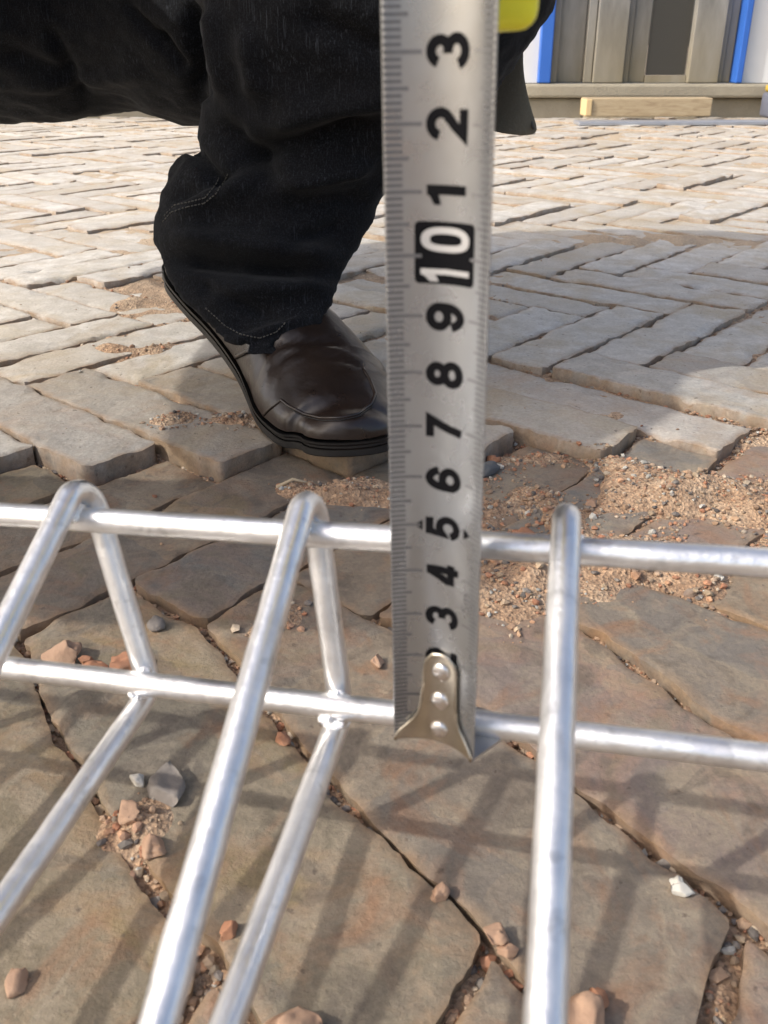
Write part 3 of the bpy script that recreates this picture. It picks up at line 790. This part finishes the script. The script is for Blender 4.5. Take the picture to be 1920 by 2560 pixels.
for s_ in (-1, 1):
    body.append(capsule([head + Vector((s_ * .083, .005, .02)), head + Vector((s_ * .088, .008, -.03))], [.013, .010], 10))
    body.append(capsule([head + Vector((s_ * .05, -.068, .022)), head + Vector((s_ * .018, -.082, .024))], [.009, .008], 8))
body.append(capsule([head + Vector((-.025, -.083, -.052)), head + Vector((.025, -.083, -.052))], [.008, .008], 8))
def hand(wr, grip, side, out=body):
    """palm from the wrist to the grip point, four curled fingers and an opposed thumb"""
    ax = (grip - wr).normalized(); palm_c = grip - ax * .03
    out.append(capsule([wr, palm_c, grip], [.024, .027, .023]))
    w_ = Vector((0, 0, 1)) - ax * ax.z; w_.normalize(); inn = ax.cross(w_) * side
    for k, L in enumerate((.075, .082, .078, .062)):
        off = w_ * ((1.5 - k) * .018); b0 = grip + off + ax * .010
        out.append(capsule([b0, b0 + ax * L * .38 + inn * .006, b0 + ax * L * .55 + inn * L * .34, b0 + ax * L * .38 + inn * L * .62], [.0098, .009, .0083, .0072], 12))
    t0 = palm_c + w_ * .022
    out.append(capsule([t0, t0 + w_ * .014 + ax * .02 + inn * .015, t0 + w_ * .008 + ax * .045 + inn * .030], [.012, .0105, .0088], 12))
hand(wr1, Vector((.040, .232, .292)), 1); hand(wr2, wr2 + Vector((.03, -.06, -.06)), 1)
person = blend(body, .006, 'person', MSk, None, 4)
tag(person, 'crouching person in black jeans, brown leather shoes and an olive jacket, behind the tape', 'person')

# jeans: the front leg follows the outline of the bagging trouser leg
def ring(px, py, z, hw, hd, tilt, n=40, bulge=0):
    c = P(px, py, z); a = Vector((1, 0, 0)) * (hw * z / FPX); b = Vector((0, math.cos(tilt), math.sin(tilt))) * hd
    return [c + a * math.cos(2 * math.pi * k / n) + b * math.sin(2 * math.pi * k / n) for k in range(n)]
def loft(rings, capA=True, capB=True):
    n = len(rings[0]); V = [p for r_ in rings for p in r_]; F = []
    for j in range(len(rings) - 1):
        for k in range(n): k2 = (k + 1) % n; F.append((j * n + k, j * n + k2, (j + 1) * n + k2, (j + 1) * n + k))
    if capA: F.append(tuple(range(n - 1, -1, -1)))
    if capB: F.append(tuple((len(rings) - 1) * n + k for k in range(n)))
    return V, F
def interp(ks, m_=6):
    out = []
    for i in range(len(ks) - 1):
        p0, p1, p2, p3 = ks[max(i - 1, 0)], ks[i], ks[i + 1], ks[min(i + 2, len(ks) - 1)]
        for k in range(m_):
            t = k / m_; out.append([.5 * (2 * b + (c - a) * t + (2 * a - 5 * b + 4 * c - d) * t * t + (3 * b - a - 3 * c + d) * t ** 3) for a, b, c, d in zip(p0, p1, p2, p3)])
    out.append(list(ks[-1])); return out
keys = [(678, 756, .628, 152, .055, .52), (664, 706, .637, 184, .060, .50), (644, 635, .649, 237, .064, .42), (648, 585, .655, 256, .068, .33), (668, 525, .660, 268, .071, .25), (692, 465, .662, 280, .074, .18),
        (724, 415, .660, 290, .076, .12), (790, 340, .650, 300, .078, .05), (850, 250, .635, 350, .082, 0), (900, 140, .615, 405, .085, 0), (935, 20, .600, 448, .088, 0), (955, -120, .585, 460, .085, 0), (970, -300, .570, 400, .08, 0), (985, -470, .56, 260, .06, 0)]
lg = loft([ring(*k) for k in interp(keys)])
thighs = [capsule([P(780, 10, .70), P(560, 40, .76), P(330, 20, .80), P(80, 40, .82), P(-180, 40, .84)], [.075, .088, .083, .088, .092], 28),
          capsule([P(-180, 40, .84), pel + Vector((-.02, -.02, 0)), hip2], [.092, .14, .10], 24), capsule([P(560, 40, .76), pel + Vector((.06, 0, .02)), pel], [.085, .13, .13], 24),
          capsule([P(960, -250, .57), P(800, -250, .72), pel + Vector((.05, 0, .02))], [.085, .095, .12], 24),
          capsule([pel, pel + Vector((0, -.03, .12))], [.145, .14], 24)]
leg2 = [capsule([hip1, hip1.lerp(knee1, .5), knee1], [.11, .095, .078], 24), capsule([knee1, knee1.lerp(ank1, .25)], [.078, .075], 24), capsule([hip2, hip2.lerp(knee2, .5) + Vector((0, 0, -.01)), knee2], [.10, .09, .072], 24), capsule([knee2, knee2.lerp(ank2, .4), ank2 + Vector((0, 0, .0))], [.072, .072, .062], 24)]
def folds(co, n_):
    q = co - CAM; z = q.y * CT - q.z * ST
    if z < .1: return 0
    px = 960 + q.x / z * FPX; py = 1280 - (q.y * ST + q.z * CT) / z * FPX
    d = 0
    # drag lines in the cloth: direction fields on the leg, each a soft ridge along a line in the surface
    for (ax_, ay_, bx2, by2, wd, am) in FL:
        dx, dy = bx2 - ax_, by2 - ay_; L = math.hypot(dx, dy); t = ((px - ax_) * dx + (py - ay_) * dy) / (L * L); tt = max(0, min(1, t))
        e = math.hypot(px - ax_ - dx * tt, py - ay_ - dy * tt); fade = 1 - max(0, abs(tt - .5) - .3) / .2 * .9
        if n_.y < .35: d += 1.35 * am * math.exp(-(e / wd) ** 2) * fade
    d += .0030 * FR(co, 16, 3, 2) + .0016 * FR((co.x, co.y, co.z * 2.4), 42, 3, 8)
    return d
FL = [(540, 300, 700, 470, 26, -.008), (560, 410, 960, 300, 34, -.010), (640, 330, 1100, 190, 40, .008), (420, 560, 640, 440, 30, .006), (430, 510, 600, 420, 14, -.004),
      (400, 640, 830, 690, 22, -.012), (400, 590, 860, 640, 30, .007), (520, 740, 840, 700, 26, .006), (470, 700, 700, 800, 14, -.004), (700, 520, 930, 500, 28, -.005),
      (690, 470, 940, 410, 22, .006), (740, 30, 1000, 150, 30, -.005), (610, 60, 640, 250, 30, .005), (450, 330, 560, 480, 14, -.008), (485, 0, 500, 260, 22, -.012),
      (520, 0, 560, 260, 28, .006), (700, 620, 880, 560, 18, -.005), (0, 120, 200, 210, 26, -.006), (120, 60, 220, 270, 16, -.006), (560, 860, 770, 800, 12, .004), (380, 60, 470, 190, 14, -.007), (300, 0, 420, 130, 12, -.006), (30, 220, 400, 180, 22, .004)]
jeans = blend([lg] + thighs + leg2, .0032, 'jeans', MD, person, 7, folds)
jb = jeans.data; off_ = wloc(jeans)
jbvh = BVHTree.FromPolygons([v.co + off_ for v in jb.vertices], [tuple(p.vertices) for p in jb.polygons])
def on_cloth(px, py):
    d = (P(px, py, 1) - CAM).normalized(); h = jbvh.ray_cast(CAM, d); return (h[0], h[1]) if h[0] is not None else (None, None)
def stitches(line, step=9, dash=.55, r=.00042, off=.0002):
    out = []
    for (x0, y0), (x1, y1) in zip(line[:-1], line[1:]):
        L = math.hypot(x1 - x0, y1 - y0); k = 0.0
        while k < L:
            a = (x0 + (x1 - x0) * k / L, y0 + (y1 - y0) * k / L); e = min(L, k + step * dash); b = (x0 + (x1 - x0) * e / L, y0 + (y1 - y0) * e / L)
            p, n1x = on_cloth(*a); q, n2x = on_cloth(*b)
            if p is not None and q is not None and (p - q).length < .01:
                out.append(tube([p + n1x * off, (p + q) / 2 + n1x * (off + .0004), q + n2x * off], r, 5))
            k += step
    return join(*out) if out else None
for line in ([(408, 555), (430, 530), (470, 517), (510, 508), (540, 485), (560, 455), (570, 435)], [(412, 540), (436, 514), (480, 504), (512, 495), (535, 470), (548, 445)],
             
             [(515, 770), (560, 812), (600, 836), (650, 845), (690, 830), (715, 805)]):
    s = stitches(line)
    if s: part('stitching', s, MStitch, jeans)

# shoes
def make_shoe(cl, rise, parent, flip=1):
    """cl: centre line tip->heel in world xy; rise: sole height at each point"""
    hwid = [.028, .036, .0425, .0465, .0465, .0420, .0365, .0335, .0340, .0320, .026]
    top = [.025, .031, .037, .044, .050, .057, .064, .070, .074, .074, .072]
    ks = [(c[0], c[1], r_, h, t) for c, r_, h, t in zip(cl, rise, hwid, top)]
    S = interp(ks, 6); n = 36
    f0 = Vector((S[0][0] - S[3][0], S[0][1] - S[3][1])).normalized(); b0_ = Vector((S[-1][0] - S[-4][0], S[-1][1] - S[-4][1])).normalized(); sl = (S[-1][2] - S[-4][2]) / max(1e-6, math.hypot(S[-1][0] - S[-4][0], S[-1][1] - S[-4][1]))
    fr0, la0 = S[0], S[-1]
    for a in (15, 30, 44, 57, 69, 79, 86):
        sn, cs = math.sin(R(a)), math.cos(R(a))
        S.insert(0, [fr0[0] + f0.x * .017 * sn, fr0[1] + f0.y * .017 * sn, fr0[2] + .0012 * sn, fr0[3] * cs, .015 + (fr0[4] - .015) * cs ** .6])
        S.append([la0[0] + b0_.x * .018 * sn, la0[1] + b0_.y * .018 * sn, la0[2] + sl * .018 * sn, la0[3] * cs, la0[4] - .01 * (1 - cs)]); rings = []; solea = []; soleb = []; rows_ = []
    for i, s in enumerate(S):
        a = S[max(i - 1, 0)]; b = S[min(i + 1, len(S) - 1)]; t = Vector((b[0] - a[0], b[1] - a[1], 0)).normalized(); sd_ = Vector((-t.y, t.x, 0)); pitch = math.atan2(b[2] - a[2], math.hypot(b[0] - a[0], b[1] - a[1]))
        upv = Vector((-t.x * math.sin(pitch), -t.y * math.sin(pitch), math.cos(pitch))); c = Vector((s[0], s[1], s[2])); h = s[3]; tp = s[4]
        r_ = []
        for k in range(n + 1):
            g = math.pi * k / n; cx = math.cos(g); sy = math.sin(g)
            x = math.copysign(abs(cx) ** .75, cx) * h * (1 - .22 * max(0, sy - .3)); y = .011 + (tp - .011) * sy ** .85
            p = c + sd_ * x + upv * y
            r_.append(p)
        rings.append(r_); rows_.append((c, sd_, upv, h))
    V = [p for r_ in rings for p in r_]; F = []; m_ = n + 1
    for j in range(len(rings) - 1):
        for k in range(n): F.append((j * m_ + k, j * m_ + k + 1, (j + 1) * m_ + k + 1, (j + 1) * m_ + k))
    # nose cap
    tip = rings[0]; F.append(tuple(range(m_ - 1, -1, -1))); F.append(tuple((len(rings) - 1) * m_ + k for k in range(m_)))
    def crease(j, k):
        u_ = j / (len(rings) - 1); g = math.pi * k / n; d = 0
        d += -.0022 * math.exp(-((u_ - .40 - .05 * math.sin(g * 2)) / .012) ** 2) * math.sin(g)
        d += -.0018 * math.exp(-((u_ - .345 + .04 * math.cos(g * 3)) / .010) ** 2) * math.sin(g)
        d += .0018 * math.exp(-((u_ - .372) / .014) ** 2) * math.sin(g)
        return d
    for j in range(len(rings)):
        for k in range(m_):
            c, sd_, upv, h = rows_[j]; dirr = (rings[j][k] - (c + upv * .02)).normalized(); V[j * m_ + k] = V[j * m_ + k] + dirr * (crease(j, k) + .0008 * FR(V[j * m_ + k], 45, 3))
    shoe = part('shoe', (V, F), ML, parent)
    # layered sole
    def sole(z0, z1, grow, name, mat):
        L_, Rr = [], []
        for c, sd_, upv, h in rows_: L_.append((c + sd_ * (h + grow), upv)); Rr.append((c - sd_ * (h + grow), upv))
        loop = L_[::-1] + Rr
        rr2 = [[p + u * z for p, u in loop] for z in (z0, z0 + .0008, z1 - .0008, z1)]
        V = [q for r_ in rr2 for q in r_]; N_ = len(loop); F = []; m_s = len(rows_)
        for j in range(3):
            for k in range(N_): k2 = (k + 1) % N_; F.append((j * N_ + k, j * N_ + k2, (j + 1) * N_ + k2, (j + 1) * N_ + k))
        for base in (0, 3 * N_):
            for i in range(m_s - 1): a, c2 = base + m_s - 1 - i, base + m_s + i; F.append((a, a - 1, c2 + 1, c2))
        return part(name, (V, F), mat, shoe)
    sole(0, .0048, .0012, 'outsole', MSo); sole(.0050, .0072, .0004, 'midsole', MSo); sole(.0074, .0092, .0018, 'welt', MSo)
    return shoe, rows_, V
cl1 = [(-.022, .530), (-.024, .541), (-.029, .556), (-.036, .577), (-.046, .600), (-.061, .625), (-.080, .650), (-.101, .676), (-.122, .702), (-.140, .724), (-.150, .737)]
z1 = ground_z(-.03, .55) + .001
rise1 = [z1 + q for q in (.001, 0, 0, .001, .004, .011, .021, .033, .045, .055, .060)]
shoe1, rows1, SV = make_shoe(cl1, rise1, person)
sm_ = shoe1.data; so_ = wloc(shoe1)
sbvh = BVHTree.FromPolygons([v.co + so_ for v in sm_.vertices], [tuple(p.vertices) for p in sm_.polygons])
def on_shoe(px, py):
    d = (P(px, py, 1) - CAM).normalized(); h = sbvh.ray_cast(CAM, d); return h[0], h[1]
def seam(line, r, off, mat, name):
    pts = []
    for (x0, y0), (x1, y1) in zip(line[:-1], line[1:]):
        for k in range(5):
            p, n_ = on_shoe(x0 + (x1 - x0) * k / 5, y0 + (y1 - y0) * k / 5)
            if p is not None: pts.append(p + n_ * off)
    if len(pts) > 3: part(name, tube(pts, r, 8), mat, shoe1)
apron = [(640, 1055), (672, 1025), (703, 1000), (722, 1015), (760, 1035), (800, 1045), (850, 1045), (895, 1035), (928, 1010), (938, 985), (925, 950), (905, 915)]
seam(apron, .0011, .0001, ML, 'apron_seam')
seam([(x + 2, y + 7) for x, y in apron[2:-1]], .0004, .0004, MSo, 'apron_stitch')
seam([(562, 925), (572, 905), (596, 890), (620, 880), (650, 878)], .0016, .0004, ML, 'quarter_seam')
cl2 = [(c[0] - cl1[0][0] + ank2.x + .045, c[1] - cl1[0][1] + ank2.y - .165) for c in cl1]; z2 = ground_z(ank2.x, ank2.y - .1) + .002
make_shoe(cl2, [z2 + (r_ - z1) * .5 for r_ in rise1], person)
# jacket (upper body is above the picture) with one front corner hanging into view
jk = [capsule([pel + Vector((0, -.02, .10)), (pel + chest) / 2, chest], [.155, .16, .16], 28), capsule([chest, neck + Vector((0, 0, -.03))], [.10, .07], 20)]
for a, b, c in ((sh1, el1, wr1), (sh2, el2, wr2)): jk += [capsule([chest.lerp(a, .6) + Vector((0, 0, .02)), a, b], [.08, .074, .058]), capsule([b, b.lerp(c, .5), b.lerp(c, .86)], [.058, .05, .04])]
jacket = blend(jk, .006, 'jacket', MJ, person, 4, lambda co, n_: .005 * FR(co, 14, 3))
fl = [[(1150, -160), (1210, -170), (1300, -170), (1360, -160)], [(1150, 60), (1200, 60), (1260, 60), (1315, 60)], [(1150, 200), (1200, 200), (1265, 195), (1306, 160)], [(1150, 270), (1210, 275), (1280, 270), (1320, 235)], [(1150, 300), (1215, 320), (1290, 312), (1335, 290)], [(1160, 300), (1225, 328), (1290, 341), (1355, 340)]]
V = []; F = []
for ly in (0, 1):
    for j, row in enumerate(fl):
        for i, (a, b) in enumerate(row): V.append(P(a, b, .705 + .012 * math.sin(i * 1.3 + j * .5) + .003 * ly))
for j in range(len(fl) - 1):
    for i in range(3): q = j * 4 + i; F.append((q, q + 4, q + 5, q + 1)); F.append((q + 24, q + 25, q + 29, q + 28))
    a = j * 4 + 3; F.append((a, a + 4, a + 28, a + 24)); a = j * 4; F.append((a, a + 24, a + 28, a + 4))
F.append((20, 44, 45, 21)); F.append((21, 45, 46, 22)); F.append((22, 46, 47, 23))
flap = part('jacket_corner', (V, F), MJ, jacket)
sb = flap.modifiers.new('s', 'SUBSURF'); sb.levels = 2; sb.render_levels = 2
part('hem_piping', tube([P(a, b, .7025 + .004 * math.sin(i)) for i, (a, b) in enumerate([(1297, 120), (1300, 170), (1311, 235), (1324, 290), (1334, 322)])], .0010, 8), MStitch, flap)
hair = blend([capsule([head + Vector((0, .02, .055)), head + Vector((0, .03, .0))], [.088, .088], 24)], .006, 'hair', MHair, person, 2)
for s_ in (-1, 1): part('eye', rock(head + Vector((s_ * .032, -.078, .006)), .0085, (1, 1, 1), 1, 2, 0), M('eye', .2, 0, (.06, .045, .035)).m, person)

# ------------------------------------------------------------------ building behind
WY = 3.38
def wx(px, z=0.0, y=WY):                      # world x at the wall for a photo column near its base
    dep = CT * y + ST * (CH - z); return (px - 960) / FPX * dep
def plast(name, c, sc=8, rough=.8, bs=.3):
    m = M(name, rough); n_ = m.noise(sc, 6); m.color(m.ramp(n_, [(.25, tuple(x * .8 for x in c)), (.7, c)])).bump((m.noise(sc * 12, 5), bs, .003)); return m.m
MWall = plast('white_panel', (.78, .78, .76), 3, .5, .05); MBlue = plast('blue_paint', (.035, .14, .52), 5, .4, .05)
MCon = plast('concrete', (.36, .32, .24), 14, .9, .8); MTim = None
m = M('sawn_timber', .8); g = m.noise(16, 6, m.co((1, 6, 6)), .6, 1); m.color(m.ramp(g, [(.3, (.30, .22, .13)), (.5, (.40, .31, .19)), (.75, (.46, .37, .24))])).bump((g, .3, .002)); MTim = m.m
m = M('timber_end', .85, 0, (.62, .46, .24)); MTe = m.m
m = M('dirty_sheet', .6, .1)
sp = m.n('SeparateXYZ'); m.l(m.tc.outputs['Object'] if hasattr(m, 'tc') else m.n('TexCoord').outputs['Object'], sp.inputs[0])
gg = m.noise(5, 6, m.co((3, 1, .7)), .6)
mrn = m.n('MapRange'); m.l(sp.outputs[2], mrn.inputs[0]); mrn.inputs[1].default_value = .34; mrn.inputs[2].default_value = .08
c = m.ramp(gg, [(.3, (.13, .125, .11)), (.7, (.30, .29, .265))]); c = m.mix(m.math('MULTIPLY', mrn.outputs[0], m.ramp(m.noise(3, 4), [(.3, (.4,) * 3), (.6, (.95,) * 3)])), c, (.27, .22, .12)); m.color(c); MSh = m.m
m = M('dark_pane', .25, 0, (.05, .048, .042)); m.bump((m.noise(20, 3), .1, .002)); MPane = m.m
bd = empty('site_building', (wx(1600), WY, 0), label='white panelled building with blue door frame and grey profiled shutter on a concrete plinth', cat='building')
zb = .107
xl, xr_, xa, xb = wx(1345, zb), wx(1855, zb), wx(1376, zb), wx(1838, zb)
part('wall', join(box((-.2, WY + .03, zb), (xl, WY + .12, 3.0)), box((xr_, WY + .03, zb), (6, WY + .12, 3.0)), box((xl, WY + .03, 2.25), (xr_, WY + .12, 3.0)), box((-6, WY + .03, zb), (-.2, WY + .12, 3.0))), MWall, bd, False)
part('door_frame', join(box((xl, WY, zb), (xa, WY + .10, 2.25), .004), box((xb, WY, zb), (xr_, WY + .10, 2.25), .004), box((xa, WY + .001, 2.18), (xb, WY + .10, 2.25), .004)), MBlue, bd, False)
part('plinth', join(box((-6, WY - .012, .063), (6, WY + .3, zb - .002), .008), box((-6, WY + .02, -.1), (wx(1460), WY + .3, .061), .01), box((wx(1460), WY - .008, -.1), (wx(1745), WY + .3, .061), .012), box((wx(1745), WY + .03, -.1), (6, WY + .3, .061), .01)), MCon, bd, False)
# profiled shutter: alternating raised and recessed bands, one dark pane
bands = [(1376, 1395, .000), (1395, 1462, .030), (1462, 1485, .012), (1485, 1562, .000), (1562, 1578, .018), (1578, 1622, .032), (1724, 1802, .0), (1802, 1815, .016), (1815, 1838, .028)]
sv = []
for a, b, dep in bands: sv.append(box((wx(a, zb) + .001, WY + .03 + dep, zb), (wx(b, zb) - .001, WY + .075, 2.18), .003))
sv.append(box((wx(1622, zb), WY + .05, zb), (wx(1724, zb), WY + .075, zb + .022)))
sh = part('shutter', join(*sv), MSh, bd, False)
part('pane', box((wx(1622, zb) + .002, WY + .064, zb + .023), (wx(1724, zb) - .002, WY + .074, 2.18)), MPane, sh, False)
None and part('pane_divider', box((wx(1664, zb), WY + .058, zb + .023), (wx(1668, zb), WY + .0635, 2.18)), MSh, sh, False)
# timber block, metal strip and the small box at the right
ty = WY - .14
tb = empty('timber_block', (wx(1610, 0, ty), ty, 0), label='short sawn timber beam lying in front of the concrete plinth', cat='timber')
x0, x1 = wx(1455, 0, ty), wx(1768, 0, ty)
o = part('beam', box((x0, ty - .03, .016), (x1, ty + .05, .070), .003, .03), MTim, tb, False)
part('end_grain', box((x0 - .002 + .001, ty - .043, .019), (x0 + .018, ty + .037, .067), .002, .03), MTe, tb, False)
sy_ = ty - .12
m = M('zinc_strip', .45, .6, (.42, .44, .48)); m.bump((m.noise(20, 4), .2, .002))
st = mk('metal_strip', *box((wx(1435, 0, sy_), sy_ - .05, .001), (wx(2300, 0, sy_), sy_ + .03, .012), .002, .035), m.m, shade=False); tag(st, 'flat blue-grey metal strip lying on the bricks before the timber', 'metal strip')
bxo = empty('paint_tin', (wx(1935, 0, ty), ty, 0), label='small yellow topped box at the right edge of the picture by the plinth', cat='tin')
part('body', box((wx(1904, 0, ty), ty - .05, .012), (wx(1990, 0, ty), ty + .04, .085), .01), plast('slate_blue', (.12, .13, .17), 20), bxo)
part('lid', box((wx(1908, 0, ty), ty - .048, .086), (wx(1986, 0, ty), ty + .038, .108), .008), plast('ochre_lid', (.5, .36, .06), 20), bxo)
print('DONE build')
